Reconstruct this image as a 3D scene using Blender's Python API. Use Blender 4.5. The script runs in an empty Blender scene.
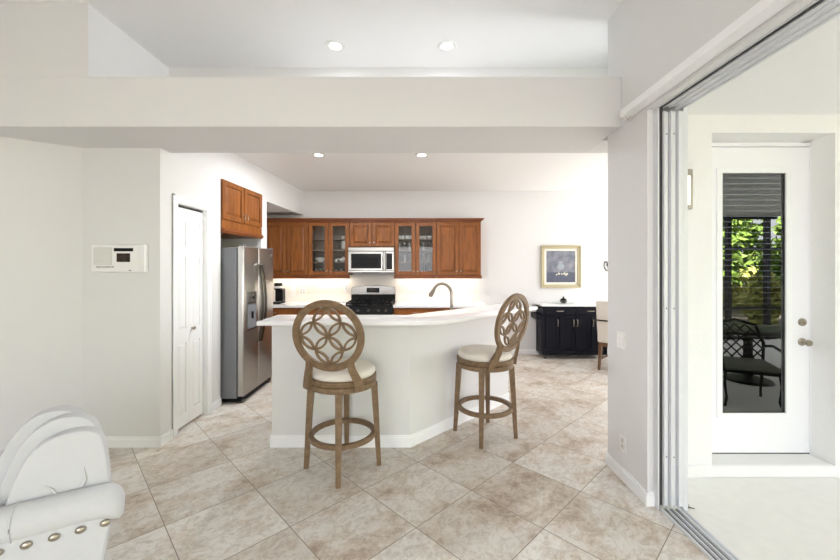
import bpy, bmesh, math, random
from mathutils import Vector, Matrix
random.seed(7)
PI = math.pi
S = bpy.context.scene
COL = S.collection

# ------------------------------------------------------------------ camera
cam = bpy.data.cameras.new('camera')
cam.lens = 16.0; cam.sensor_width = 36.0; cam.sensor_fit = 'HORIZONTAL'
cam.shift_y = -12/840; cam.clip_start = 0.05; cam.clip_end = 200
cam_o = bpy.data.objects.new('camera', cam); COL.objects.link(cam_o)
cam_o.location = (0, 0, 1.5); cam_o.rotation_euler = (PI/2, 0, 0)
S.camera = cam_o

# ------------------------------------------------------------------ world, sun, fill lamps, exposure
W = bpy.data.worlds.new('world'); S.world = W; W.use_nodes = True
bg = W.node_tree.nodes['Background']
bg.inputs[0].default_value = (0.935, 0.957, 1.0, 1); bg.inputs[1].default_value = 3.7

def light(name, kind, loc, energy, color=(1, 1, 1), rot=(0, 0, 0), **kw):
    d = bpy.data.lights.new(name, kind); d.energy = energy; d.color = color
    for k, v in kw.items(): setattr(d, k, v)
    o = bpy.data.objects.new(name, d); COL.objects.link(o)
    o.location = loc; o.rotation_euler = rot
    return o
sun_dir = Vector((0.62, -0.55, -0.56))
light('sun', 'SUN', (0, 0, 12), 85.0, (1, .96, .9), sun_dir.to_track_quat('-Z', 'Y').to_euler(), angle=0.01)
# unseen fill lamps added to lift the kitchen, the niche and the living room
light('dining_fill', 'AREA', (4.55, 4.9, 1.5), 52, (.97, .985, 1), (0, PI/2+.85, 0), shape='RECTANGLE', size=2.0, size_y=2.6)  # added on the open right side, tilted up to brighten the kitchen ceiling
light('niche_fill', 'AREA', (2.5, 3.08, 3.1), 3.2, (.96, .98, 1), (0, PI/2, 0), spread=.75, shape='RECTANGLE', size=.4, size_y=.5)  # added lamp; no window here, it brightens the niche's left wall
light('living_fill', 'AREA', (-0.8, -2.5, 1.7), 46, (.98, .98, 1), (PI/2+.9, 0, 0), shape='RECTANGLE', size=3.6, size_y=2.4)  # added behind the camera, tilted up to brighten the upper ceiling

S.view_settings.view_transform = 'Standard'; S.view_settings.look = 'None'
S.view_settings.gamma = 1; S.view_settings.use_curve_mapping = False
S.view_settings.exposure = 0.15
S.cycles.max_bounces = 10; S.cycles.diffuse_bounces = 6; S.cycles.transparent_max_bounces = 16
S.cycles.sample_clamp_indirect = 6

# ------------------------------------------------------------------ materials
def srgb(r, g, b):
    f = lambda c: c/12.92 if c <= .04045 else ((c+.055)/1.055)**2.4
    return (f(r/255), f(g/255), f(b/255), 1)
def new_mat(name):
    m = bpy.data.materials.new(name); m.use_nodes = True
    nt = m.node_tree
    return m, nt, nt.nodes['Principled BSDF']
def N(nt, t, **kw):
    n = nt.nodes.new(t)
    for k, v in kw.items(): setattr(n, k, v)
    return n
def mat(name, c, rough=.5, metal=0, var=0.06, scale=9, bump=0, bscale=60, stretch=(1, 1, 1), spec=.5, emit=None):
    """principled material whose tone drifts a little with a noise texture"""
    m, nt, p = new_mat(name); L = nt.links
    tc = N(nt, 'ShaderNodeTexCoord'); mp = N(nt, 'ShaderNodeMapping'); mp.inputs['Scale'].default_value = stretch
    L.new(tc.outputs['Object'], mp.inputs[0])
    nz = N(nt, 'ShaderNodeTexNoise'); nz.inputs['Scale'].default_value = scale; nz.inputs['Detail'].default_value = 5
    L.new(mp.outputs[0], nz.inputs['Vector'])
    mx = N(nt, 'ShaderNodeMix', data_type='RGBA')
    mx.inputs[6].default_value = tuple(x*(1-var) for x in c[:3])+(1,)
    mx.inputs[7].default_value = tuple(min(1, x*(1+var)) for x in c[:3])+(1,)
    L.new(nz.outputs['Fac'], mx.inputs[0]); L.new(mx.outputs[2], p.inputs['Base Color'])
    p.inputs['Roughness'].default_value = rough; p.inputs['Metallic'].default_value = metal
    p.inputs['Specular IOR Level'].default_value = spec
    if bump:
        n2 = N(nt, 'ShaderNodeTexNoise'); n2.inputs['Scale'].default_value = bscale; n2.inputs['Detail'].default_value = 4
        L.new(mp.outputs[0], n2.inputs['Vector'])
        b = N(nt, 'ShaderNodeBump'); b.inputs['Strength'].default_value = bump; b.inputs['Distance'].default_value = .01
        L.new(n2.outputs['Fac'], b.inputs['Height']); L.new(b.outputs[0], p.inputs['Normal'])
    if emit:
        p.inputs['Emission Color'].default_value = emit[:3]+(1,); p.inputs['Emission Strength'].default_value = emit[3]
    return m
def glass_mat(name, tint, gloss, rough=0.0):
    m, nt, p = new_mat(name); L = nt.links
    nt.nodes.remove(p); out = nt.nodes['Material Output']
    t = N(nt, 'ShaderNodeBsdfTransparent'); t.inputs[0].default_value = tint
    g = N(nt, 'ShaderNodeBsdfGlossy'); g.inputs['Roughness'].default_value = rough
    mx = N(nt, 'ShaderNodeMixShader'); mx.inputs[0].default_value = gloss
    L.new(t.outputs[0], mx.inputs[1]); L.new(g.outputs[0], mx.inputs[2]); L.new(mx.outputs[0], out.inputs[0])
    return m
def wood_mat(name, c1, c2, rough, stretch, scale=5):
    m, nt, p = new_mat(name); L = nt.links
    tc = N(nt, 'ShaderNodeTexCoord'); mp = N(nt, 'ShaderNodeMapping'); mp.inputs['Scale'].default_value = stretch
    L.new(tc.outputs['Object'], mp.inputs[0])
    nz = N(nt, 'ShaderNodeTexNoise'); nz.inputs['Scale'].default_value = scale; nz.inputs['Detail'].default_value = 7; nz.inputs['Roughness'].default_value = .62
    L.new(mp.outputs[0], nz.inputs['Vector'])
    r = N(nt, 'ShaderNodeValToRGB'); r.color_ramp.elements[0].position = .32; r.color_ramp.elements[1].position = .68
    r.color_ramp.elements[0].color = c1; r.color_ramp.elements[1].color = c2
    L.new(nz.outputs['Fac'], r.inputs[0]); L.new(r.outputs[0], p.inputs['Base Color'])
    p.inputs['Roughness'].default_value = rough; p.inputs['Specular IOR Level'].default_value = .35
    return m
def tile_mat():
    m, nt, p = new_mat('travertine_tile'); L = nt.links
    tc = N(nt, 'ShaderNodeTexCoord')
    mp = N(nt, 'ShaderNodeMapping', vector_type='TEXTURE')
    mp.inputs['Location'].default_value = (-.023, 2.155, 0); mp.inputs['Rotation'].default_value = (0, 0, PI/4*.985)
    L.new(tc.outputs['Object'], mp.inputs[0])
    br = N(nt, 'ShaderNodeTexBrick', offset=0.0, squash=1.0)
    for k, v in (('Scale', 1), ('Brick Width', .517), ('Row Height', .517), ('Mortar Size', .0028), ('Mortar Smooth', .3)): br.inputs[k].default_value = v
    br.inputs['Color1'].default_value = (0, 0, 0, 1); br.inputs['Color2'].default_value = (1, 1, 1, 1)
    L.new(mp.outputs[0], br.inputs['Vector'])
    off = N(nt, 'ShaderNodeVectorMath', operation='SCALE'); off.inputs[3].default_value = 37
    L.new(br.outputs['Color'], off.inputs[0])
    add = N(nt, 'ShaderNodeVectorMath', operation='ADD'); L.new(mp.outputs[0], add.inputs[0]); L.new(off.outputs[0], add.inputs[1])
    st = N(nt, 'ShaderNodeMapping'); st.inputs['Scale'].default_value = (1, 1.25, 1); L.new(add.outputs[0], st.inputs[0])
    n1 = N(nt, 'ShaderNodeTexNoise'); n1.inputs['Scale'].default_value = 2.5; n1.inputs['Detail'].default_value = 11; n1.inputs['Roughness'].default_value = .7; n1.inputs['Distortion'].default_value = .15
    n2 = N(nt, 'ShaderNodeTexNoise'); n2.inputs['Scale'].default_value = 17; n2.inputs['Detail'].default_value = 12; n2.inputs['Roughness'].default_value = .78; n2.inputs['Distortion'].default_value = 1.1
    L.new(st.outputs[0], n1.inputs['Vector']); L.new(st.outputs[0], n2.inputs['Vector'])
    r1 = N(nt, 'ShaderNodeValToRGB'); e = r1.color_ramp.elements
    e[0].position = .35; e[0].color = srgb(176, 160, 144); e[1].position = .54; e[1].color = srgb(220, 217, 212)
    k = r1.color_ramp.elements.new(.44); k.color = srgb(206, 196, 185)
    L.new(n1.outputs['Fac'], r1.inputs[0])
    r2 = N(nt, 'ShaderNodeValToRGB'); e = r2.color_ramp.elements
    e[0].position = .41; e[0].color = (.74, .69, .64, 1); e[1].position = .54; e[1].color = (1.06, 1.06, 1.06, 1)
    L.new(n2.outputs['Fac'], r2.inputs[0])
    mul = N(nt, 'ShaderNodeMix', data_type='RGBA', blend_type='MULTIPLY'); mul.inputs[0].default_value = .75
    L.new(r1.outputs[0], mul.inputs[6]); L.new(r2.outputs[0], mul.inputs[7])
    tn = N(nt, 'ShaderNodeMix', data_type='RGBA', blend_type='MULTIPLY'); tn.inputs[0].default_value = 1
    rr = N(nt, 'ShaderNodeValToRGB'); rr.color_ramp.elements[0].color = (.86, .835, .81, 1); rr.color_ramp.elements[1].color = (1.04, 1.04, 1.04, 1)
    L.new(br.outputs['Color'], rr.inputs[0]); L.new(mul.outputs[2], tn.inputs[6]); L.new(rr.outputs[0], tn.inputs[7])
    g = N(nt, 'ShaderNodeMix', data_type='RGBA'); g.inputs[7].default_value = srgb(140, 127, 114)
    L.new(br.outputs['Fac'], g.inputs[0]); L.new(tn.outputs[2], g.inputs[6]); L.new(g.outputs[2], p.inputs['Base Color'])
    p.inputs['Roughness'].default_value = .42; p.inputs['Specular IOR Level'].default_value = .35
    b = N(nt, 'ShaderNodeBump', invert=True); b.inputs['Strength'].default_value = .25; b.inputs['Distance'].default_value = .003
    L.new(br.outputs['Fac'], b.inputs['Height']); L.new(b.outputs[0], p.inputs['Normal'])
    return m

M = {}
M['wall'] = mat('wall_paint', srgb(226, 226, 226), .9, var=.012, bump=.05, bscale=160, spec=.2)
M['ceil'] = mat('ceiling_paint', srgb(246, 246, 246), .95, var=.01, bump=.05, bscale=120, spec=.1)
M['trim'] = mat('white_trim', srgb(246, 247, 249), .45, var=.01)
M['tile'] = tile_mat()
M['concrete'] = mat('patio_concrete', srgb(243, 242, 239), .85, var=.05, scale=14, bump=.1, bscale=90)
M['stucco'] = mat('stucco', srgb(240, 240, 239), .95, var=.02, bump=.25, bscale=90)
M['cherry'] = wood_mat('cherry_wood', srgb(112, 64, 26), srgb(152, 92, 43), .36, (5, 5, .7))
M['cherry_dark'] = wood_mat('cherry_wood_moulding', srgb(104, 54, 24), srgb(136, 78, 40), .36, (.7, 5, 5))
M['cherry_glaze'] = wood_mat('dark_glaze', srgb(58, 28, 12), srgb(76, 40, 20), .45, (5, 5, .7))
M['inside'] = wood_mat('cabinet_interior', srgb(150, 136, 124), srgb(168, 154, 142), .5, (4, 4, .7))
M['stool'] = wood_mat('driftwood_brown', srgb(108, 87, 64), srgb(136, 112, 86), .5, (3, 3, 3), 9)
M['darkwood'] = wood_mat('dark_brown_wood', srgb(88, 62, 42), srgb(118, 86, 60), .5, (6, 6, 1))
M['cream'] = mat('cream_upholstery', srgb(226, 220, 211), .9, var=.03, scale=40, bump=.1, bscale=400, spec=.2)
M['linen'] = mat('white_linen', srgb(200, 201, 204), .92, var=.03, scale=60, bump=.15, bscale=500, spec=.2)
M['quartz'] = mat('white_quartz', srgb(243, 243, 245), .16, var=.015, scale=24)
M['steel'] = mat('brushed_steel', srgb(172, 170, 166), .27, 1, var=.06, scale=30, stretch=(.4, .4, 14))
M['steel_light'] = mat('bright_brushed_steel', srgb(206, 205, 202), .3, 1, var=.05, scale=30, stretch=(.4, .4, 14))
M['steel_dark'] = mat('dark_steel', srgb(112, 109, 104), .3, 1, var=.05)
M['nickel'] = mat('brushed_nickel', srgb(170, 162, 150), .3, 1, var=.03)
M['fridge_side'] = mat('grey_enamel', srgb(126, 128, 134), .45, 0.1, var=.03)
M['black'] = mat('black_gloss', srgb(9, 9, 10), .3, spec=.22, var=.05)
M['blackm'] = mat('black_matt', srgb(16, 16, 17), .6, spec=.25, var=.05)
M['navy'] = mat('navy_lacquer', srgb(8, 9, 22), .42, spec=.2, var=.06)
M['splash'] = mat('backsplash', srgb(238, 232, 222), .35, var=.02, scale=6)
M['china'] = mat('white_china', srgb(245, 244, 240), .2, var=.01)
M['clear'] = glass_mat('clear_glass', (.94, .96, .96, 1), .12)
M['cabglass'] = glass_mat('cabinet_glass', (.90, .91, .91, 1), .025)
M['doorglass'] = glass_mat('door_glass', (.26, .28, .28, 1), .18)
M['alu'] = mat('white_aluminium', srgb(222, 224, 228), .4, 0.1, var=.02)
M['alu_grey'] = mat('grey_aluminium', srgb(150, 153, 158), .4, .4, var=.03)
M['dark_grey'] = mat('dark_grey_matt', srgb(62, 62, 64), .8, var=.2, scale=40)
M['plate'] = mat('white_plastic', srgb(242, 242, 240), .4, var=.01)
M['plate_grey'] = mat('light_grey_plastic', srgb(208, 207, 203), .6, var=.02)
M['can_lamp'] = mat('lit_lamp', (1, 1, 1, 1), .5, emit=(1, .98, .95, 9))
M['led'] = mat('lit_led', (1, 1, 1, 1), .5, emit=(1, .92, .80, 4))
M['sconce_glass'] = mat('lit_frosted_glass', srgb(250, 248, 240), .4, emit=(1, .97, .9, .6))
M['gold'] = mat('pale_gold_frame', srgb(184, 174, 142), .55, .1, var=.1, scale=30)
M['matboard'] = mat('cream_matboard', srgb(238, 234, 222), .8, var=.02)
M['iron'] = mat('dark_iron', srgb(40, 36, 34), .45, .6, var=.1)
M['bronze'] = mat('patio_bronze', srgb(52, 50, 46), .5, .4, var=.1)
M['cushion'] = mat('patio_cushion', srgb(128, 132, 120), .9, var=.06)
M['display'] = mat('dark_display', srgb(46, 32, 20), .25, var=.25, scale=50)
M['leaf'] = mat('sunlit_leaf', srgb(122, 150, 62), .6, var=.55, scale=1.3)
M['leaf2'] = mat('young_leaf', srgb(172, 176, 96), .6, var=.5, scale=1.7)
M['bark'] = mat('bark', srgb(96, 78, 62), .9, var=.3)
M['lawn'] = mat('pale_ground', srgb(104, 98, 86), .9, var=.4, scale=2)
M['screen'] = mat('bronze_screen_frame', srgb(46, 46, 48), .5, .3, var=.05)
M['twig'] = mat('dry_twig', srgb(92, 84, 72), .8, var=.2)

# ------------------------------------------------------------------ mesh helpers
class MB:
    def __init__(s): s.bm = bmesh.new()
    def box(s, x0, x1, y0, y1, z0, z1, bev=0, seg=2):
        r = bmesh.ops.create_cube(s.bm, size=1)
        vs = r['verts']
        for v in vs:
            v.co = Vector(((x0+x1)/2+v.co.x*(x1-x0), (y0+y1)/2+v.co.y*(y1-y0), (z0+z1)/2+v.co.z*(z1-z0)))
        if bev:
            es = list({e for v in vs for e in v.link_edges})
            bmesh.ops.bevel(s.bm, geom=es, offset=bev, segments=seg, profile=.5, affect='EDGES', clamp_overlap=True)
        return s
    def prism(s, pts, z0, z1, axis='z', bev=0, seg=2):
        """polygon pts extruded along axis: z: (x,y), y: (x,z), x: (y,z)"""
        f = {'z': lambda a, b, c: (a, b, c), 'y': lambda a, b, c: (a, c, b), 'x': lambda a, b, c: (c, a, b)}[axis]
        A = [s.bm.verts.new(f(a, b, z0)) for a, b in pts]; B = [s.bm.verts.new(f(a, b, z1)) for a, b in pts]
        n = len(pts); fs = [s.bm.faces.new(A), s.bm.faces.new(B)]
        for i in range(n): fs.append(s.bm.faces.new((A[i], A[(i+1) % n], B[(i+1) % n], B[i])))
        bmesh.ops.recalc_face_normals(s.bm, faces=fs)
        if bev:
            es = list({e for q in fs[:2] for e in q.edges})
            bmesh.ops.bevel(s.bm, geom=es, offset=bev, segments=seg, profile=.5, affect='EDGES', clamp_overlap=True)
        return s
    def lathe(s, prof, c=(0, 0, 0), n=24, axis='z'):
        f = {'z': lambda r, a, h: (c[0]+r*math.cos(a), c[1]+r*math.sin(a), c[2]+h),
             'y': lambda r, a, h: (c[0]+r*math.cos(a), c[1]+h, c[2]+r*math.sin(a)),
             'x': lambda r, a, h: (c[0]+h, c[1]+r*math.cos(a), c[2]+r*math.sin(a))}[axis]
        rings, fs = [], []
        for r, h in prof:
            if r < 1e-5: rings.append([s.bm.verts.new(f(0, 0, h))])
            else: rings.append([s.bm.verts.new(f(r, 2*PI*i/n, h)) for i in range(n)])
        for a, b in zip(rings, rings[1:]):
            for i in range(n):
                j = (i+1) % n
                q = [a[i % len(a)], a[j % len(a)], b[j % len(b)], b[i % len(b)]]
                u = []
                for v in q:
                    if v not in u: u.append(v)
                if len(u) > 2: fs.append(s.bm.faces.new(u))
        for r in (rings[0], rings[-1]):
            if len(r) > 2 and rings[0] is not rings[-1] and (prof[0] != prof[-1]): fs.append(s.bm.faces.new(r))
        bmesh.ops.recalc_face_normals(s.bm, faces=fs)
        return s
    def sweep(s, pts, w, t, up=(0, 0, 1), closed=False, n=0, taper=None):
        """rectangular (w across, t along 'up') or round (n sides, radius w) section along a path"""
        P = [Vector(p) for p in pts]; k = len(P); rings = []; up = Vector(up)
        for i in range(k):
            a = P[(i-1) % k] if closed or i else P[0]; b = P[(i+1) % k] if closed or i < k-1 else P[-1]
            d = (b-a).normalized()
            u = up-d*up.dot(d)
            if u.length < 1e-4: u = Vector((1, 0, 0))-d*d.x
            u.normalize(); sd = d.cross(u)
            m = taper[i] if taper else 1
            if n: off = [sd*(w*m*math.cos(2*PI*j/n))+u*(w*m*math.sin(2*PI*j/n)) for j in range(n)]
            else: off = [sd*(w*m/2*a1)+u*(t*m/2*b1) for a1, b1 in ((-1, -1), (1, -1), (1, 1), (-1, 1))]
            rings.append([s.bm.verts.new(P[i]+o) for o in off])
        c = len(rings[0]); fs = []
        for i in range(k if closed else k-1):
            A, B = rings[i], rings[(i+1) % k]
            for j in range(c): fs.append(s.bm.faces.new((A[j], A[(j+1) % c], B[(j+1) % c], B[j])))
        if not closed: fs += [s.bm.faces.new(rings[0]), s.bm.faces.new(rings[-1])]
        bmesh.ops.recalc_face_normals(s.bm, faces=fs)
        return s
    def tube(s, pts, r, n=10, closed=False, taper=None): return s.sweep(pts, r, r, closed=closed, n=n, taper=taper)
    def ball(s, c, r, sc=(1, 1, 1), u=14, v=9):
        q = bmesh.ops.create_uvsphere(s.bm, u_segments=u, v_segments=v, radius=r)
        for x in q['verts']: x.co = Vector((c[0]+x.co.x*sc[0], c[1]+x.co.y*sc[1], c[2]+x.co.z*sc[2]))
        return s
    def xf(s, mtx): bmesh.ops.transform(s.bm, matrix=mtx, verts=s.bm.verts); return s
    def obj(s, name, m, parent=None, smooth=None, loc=None):
        me = bpy.data.meshes.new(name); s.bm.to_mesh(me); s.bm.free()
        me.materials.append(M[m] if isinstance(m, str) else m)
        if smooth is not None:
            me.polygons.foreach_set('use_smooth', [True]*len(me.polygons))
            try: me.set_sharp_from_angle(angle=math.radians(smooth))
            except Exception: pass
        o = bpy.data.objects.new(name, me); COL.objects.link(o)
        if parent: o.parent = parent
        if loc: o.location = loc
        return o
def thing(name, label, cat, loc=(0, 0, 0), rotz=0, group=None):
    o = bpy.data.objects.new(name, None); COL.objects.link(o)
    o.location = loc; o.rotation_euler = (0, 0, rotz)
    o.empty_display_size = .1
    tag(o, label, cat, group); return o
def tag(o, label, cat, group=None):
    o['label'] = label; o['category'] = cat
    if group: o['group'] = group
    return o
def struct(o): o['kind'] = 'structure'; return o
def sub(o, loc, mb_name=None): return o
def copy_tree(o, parent=None):
    c = o.copy(); COL.objects.link(c)
    if parent: c.parent = parent
    for ch in list(o.children): copy_tree(ch, c)
    return c

# ------------------------------------------------------------------ the setting
XL, XR = -2.18, 1.437         # kitchen left wall face, living-room right wall face
YB = 6.5                      # back wall face
KC = 2.84; LC = 3.39; BH = 2.507
struct(MB().box(-5, 1.5, -2.7, 6.7, -.1, 0).box(1.5, 4.7, 3.03, 6.7, -.1, 0).obj('floor', 'tile'))
struct(MB().box(1.5, 7.9, -2.7, 3.03, -.16, -.06).obj('floor_patio', 'concrete'))
struct(MB().box(-2.9, 4.7, YB, YB+.15, 0, 3.0).obj('wall_back', 'wall'))
# left kitchen wall: pantry wall with a door opening, header over the fridge alcove, stub, soffit
w = MB()
DY0, DY1, DH = 3.35, 3.81, 2.088
w.box(XL-.12, XL, 3.27, DY0, 0, KC)
w.box(XL-.12, XL, DY1, 4.08, 0, KC)
w.box(XL-.12, XL, DY0, DY1, DH, KC)
SX = lambda y: XL+.062*(y-4.08)
w.prism([(XL-.12, 4.08), (XL, 4.08), (SX(4.985), 4.985), (XL-.12, 4.985)], 2.478, KC)
w.prism([(-2.86, 4.985), (SX(4.985), 4.985), (SX(5.152), 5.152), (-2.86, 5.152)], 0, KC)
w.prism([(-2.86, 5.152), (SX(5.152), 5.152), (SX(YB), YB), (-2.86, YB)], 2.42, KC)
w.box(-2.86, -2.83, 3.3, 4.05, 0, KC)
w.box(-2.86, XL-.12, 4.05, 4.08, 0, KC)          # alcove sides and back
w.box(-2.86, -2.74, 4.08, YB, 0, KC)
struct(w.obj('wall_left', 'wall'))
struct(MB().box(-2.83, XL, 3.13, 3.27, 0, BH).box(-2.83, XL-.12, 3.2701, 3.3, 0, KC).obj('wall_front', 'wall'))
struct(MB().prism([(-2.83, 3.13), (-4.6, 1.88), (-4.7, 2.0), (-2.83, 3.27)], 0, LC, 'z').obj('wall_hall', 'wall'))
struct(MB().prism([(-4.6, 1.88), (-4.6, -2.6), (-4.72, -2.6), (-4.72, 1.95)], 0, LC, 'z').obj('wall_living', 'wall'))
struct(MB().box(-4.72, -2.6, -2.75, -2.6, 0, LC).box(.6, 1.66, -2.75, -2.6, 0, LC).box(-2.6, .6, -2.75, -2.6, 2.35, LC).box(-2.6, .6, -2.75, -2.6, 0, .1).obj('wall_rear', 'wall'))  # unseen wall added to cut the sky light from behind the camera
# dropped beam with a plant ledge on top
struct(MB().box(-4.4, XR, 2.66, 3.27, BH, 2.864, .004).box(XR, 3.2, 2.95, 3.27, BH, 2.864).obj('beam', 'wall'))
struct(MB().box(-4.6, -2.37, 2.665, 2.8, 2.864, LC).box(-2.5, -2.37, 2.8, 3.6, 2.864, LC).box(-2.37, 3.2, 3.52, 3.62, 2.864, LC)
       .box(2.6, 2.7, 2.9, 3.52, 2.864, LC).obj('wall_niche', 'wall'))
struct(MB().box(-4.8, 3.2, -2.6, 3.62, LC, LC+.12).obj('ceiling', 'ceil'))
struct(MB().box(-2.9, 4.7, 3.27, YB+.1, KC, KC+.1).obj('ceiling_kitchen', 'ceil'))
struct(MB().box(1.66, 7.9, -2.6, 3.03, 2.64, 2.78).obj('ceiling_patio', 'ceil'))
struct(MB().box(-5.2, 8.2, -2.8, 7.0, 3.56, 3.66).obj('roof_sun_block', 'ceil'))  # unseen slab added to keep the sun out of the rooms
struct(MB().box(2.0, 4.7, 3.03, 3.15, 2.6, KC).obj('wall_dining', 'wall'))
# right wall: pier and the wall over the sliding opening
OH = 2.50
struct(MB().prism([(XR, 2.36), (1.4765, 2.36), (1.4765, 2.42), (1.66, 2.42), (1.66, 2.857), (XR, 2.857)], 0, OH).prism([(-2.6, OH), (-2.6, LC), (2.857, LC), (2.857, OH)], XR, 1.4765, 'x').box(1.4765, 1.66, -2.6, 2.857, OH+.022, LC).obj('wall_right', 'wall'))
# patio wall with the door recess
PX0, PX1, PZ1 = 2.19, 3.085, 2.475
PY = 2.775
p = MB().box(1.66, PX0-.02, PY, 3.03, -.06, 2.64).box(PX1, 7.9, PY, 3.03, -.06, 2.64).box(PX0-.02, PX1, PY, 3.03, PZ1+.03, 2.64)
p.box(PX0-.02, PX1, PY+.0, 3.03, -.06, .03, .012)
struct(p.obj('wall_patio', 'stucco'))
st = struct(MB().box(1.70, PX1+.001, PY-.012, PY+.1, -.06, .036, .02, 4).obj('trim_1', 'stucco'))       # rounded door step
# knee wall under the raised bar
def knee(d):   # front outline moved outwards by d
    k = d*1.41421; c = math.tan(PI/8)*d
    return [(-1.242-d, 3.13-d), (-.085+c, 3.13-d), (1.0+d/1.414+d/1.414, 4.215-d/1.414+d/1.414)]
KW = [(-1.242, 3.13), (-.085, 3.13), (.995, 4.21), (.889, 4.316), (-.147, 3.28), (-1.242, 3.28)]
struct(MB().prism(KW, 0, 1.052, 'z').obj('wall_bar', 'wall'))
# baseboards
def base(name, segs, h=.088, t=.013):
    m = MB()
    for (x0, y0), (x1, y1) in segs:
        d = Vector((x1-x0, y1-y0, 0)).normalized(); n = Vector((d.y, -d.x, 0))*t   # outwards to the right of travel
        q = [(x0, y0), (x1, y1), (x1+n.x, y1+n.y), (x0+n.x, y0+n.y)]
        m.prism(q, 0, h-.018, 'z')
        n2 = n*.55; q = [(x0, y0), (x1, y1), (x1+n2.x, y1+n2.y), (x0+n2.x, y0+n2.y)]
        m.prism(q, h-.018, h, 'z')
    return struct(m.obj(name, 'trim'))
base('baseboard_left', [((-2.83, 3.13), (XL+.0122, 3.13)), ((XL, 3.1177), (XL, DY0-.07)), ((XL, DY1+.07), (XL, 4.08)), ((-4.6, 1.88), (-2.83, 3.13)), ((SX(4.985), 4.985), (SX(5.152), 5.152))])
base('baseboard_bar', [((-1.2542, 3.13), (-.08, 3.13)), ((-.085, 3.13), (.995, 4.21)), ((.986, 4.2), (.885, 4.32)), ((-1.242, 3.28), (-1.242, 3.1177))], h=.1)
base('baseboard_right', [((XR, 2.857), (XR, 2.3476)), ((XR-.0122, 2.36), (1.476, 2.36)), ((1.66, 2.857), (XR-.0122, 2.857))])
base('baseboard_back', [((1.09, YB), (4.6, YB))])
# pantry door: cased opening with a two-leaf bifold
c = MB()
cw = .07
for y0, y1, z0, z1 in ((DY0-cw, DY0, 0, DH), (DY1, DY1+cw, 0, DH), (DY0-cw, DY1+cw, DH, DH+cw)):
    c.box(XL-.001, XL+.012, y0, y1, z0, z1, .003)
    ya, yb = (y0, y1)
c.box(XL, XL+.018, DY0-cw, DY0-cw+.02, 0, DH+cw, .003).box(XL, XL+.018, DY1+cw-.02, DY1+cw, 0, DH+cw, .003).box(XL, XL+.018, DY0-cw, DY1+cw, DH+cw-.02, DH+cw, .003)
c.box(XL-.12, XL, DY0-.001, DY0+.008, 0, DH).box(XL-.12, XL, DY1-.008, DY1+.001, 0, DH).box(XL-.12, XL, DY0, DY1, DH-.008, DH+.001)
struct(c.obj('trim_2', 'trim'))
d1 = bpy.data.objects.new('door_1', None); COL.objects.link(d1); struct(d1); d1.location = (XL-.03, DY0, 0)
lw = (DY1-DY0-.02)/2
def panel_leaf(x0, x1, z0, z1, rows, th=.033, stile=.05):
    """moulded door leaf in the local XZ plane, face at y = 0 looking to -y; rows = raised panel z ranges"""
    m = MB(); m.box(x0, x1, .008, th, z0, z1)
    m.box(x0, x0+stile, 0, .01, z0, z1).box(x1-stile, x1, 0, .01, z0, z1)
    edges = [z0]+[e for r in rows for e in r]+[z1]
    for a, b in zip(edges[0::2], edges[1::2]): m.box(x0+stile, x1-stile, 0, .01, a, b)
    for a, b in rows: raised(m, x0+stile+.004, x1-stile-.004, a+.004, b-.004, .009, .001, .022)
    return m
def raised(m, x0, x1, z0, z1, yb, yf, ch):
    A = [(x0, yb, z0), (x1, yb, z0), (x1, yb, z1), (x0, yb, z1)]
    B = [(x0+ch, yf, z0+ch), (x1-ch, yf, z0+ch), (x1-ch, yf, z1-ch), (x0+ch, yf, z1-ch)]
    A = [m.bm.verts.new(v) for v in A]; B = [m.bm.verts.new(v) for v in B]
    fs = [m.bm.faces.new(B)]+[m.bm.faces.new((A[i], A[(i+1) % 4], B[(i+1) % 4], B[i])) for i in range(4)]
    bmesh.ops.recalc_face_normals(m.bm, faces=fs)
    if fs[0].normal.y > 0: bmesh.ops.reverse_faces(m.bm, faces=fs)
rows = [(.14, .80), (.93, 1.60), (1.71, 1.93)]
d1.rotation_euler = (0, 0, PI/2)
for i in range(2):
    lf = panel_leaf(.01+i*lw+.001, .01+(i+1)*lw-.001, .025, DH-.03, rows).obj('door_leaf', 'trim', d1)
    if i: MB().lathe([(.0, -.035), (.014, -.033), (.018, -.026), (.012, -.015), (.008, -.005), (.008, 0)], (.01+lw+.035, 0, .92), 14, 'y').obj('knob', 'nickel', lf, 40)
MB().box(.0, DY1-DY0, .005, .05, DH-.03, DH-.012).obj('door_track', 'dark_grey', d1)

# sliding door: stacked panel stiles in the jamb, head and floor tracks
sd = bpy.data.objects.new('door_2', None); COL.objects.link(sd); struct(sd); sd.location = (1.477, 2.312, 0)
MB().box(.0, .008, .004, .1, 0, OH).obj('jamb_liner', 'alu', sd)
MB().box(.008, .026, .003, .1, .03, OH).obj('dark_gap_strip', 'dark_grey', sd)  # dark colour stands in for the shaded gap beside the stiles
for i, (a, b) in enumerate(((.026, .062), (.066, .106), (.110, .150))):
    m = MB().box(a, b, .0-.004*i, .09, .024, OH-.03, .004).box(a+.002, a+.010, -.012-.004*i, .02, .024, OH-.03, .002)
    f = m.obj('sliding_panel_stile', 'alu', sd)
    if i < 2:
        k = MB()
        for z in (.33, 1.25, 2.33): k.lathe([(0, -.002), (.004, -.002), (.004, .001)], (b-.013, -.004*i, z), 8, 'y')
        k.obj('screw', 'dark_grey', f)
MB().box(.151, .178, -.005, .1, .0, OH).obj('outer_jamb', 'alu', sd)
hd = MB().box(.0005, .178, -4.9, .0, OH-.004, OH+.021)
hd.obj('head_track', 'alu', sd)
k = MB()
for a, b in ((.026, .03), (.062, .066), (.106, .110), (.150, .156)): k.box(a, b, -4.9, -.005, OH-.012, OH-.004)
k.obj('head_rib', 'alu', sd)
MB().box(.010, .020, -4.9, -.005, OH-.009, OH-.003).obj('head_gap', 'dark_grey', sd)  # solid dark bar, the shade of the head gap put in as colour
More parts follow.
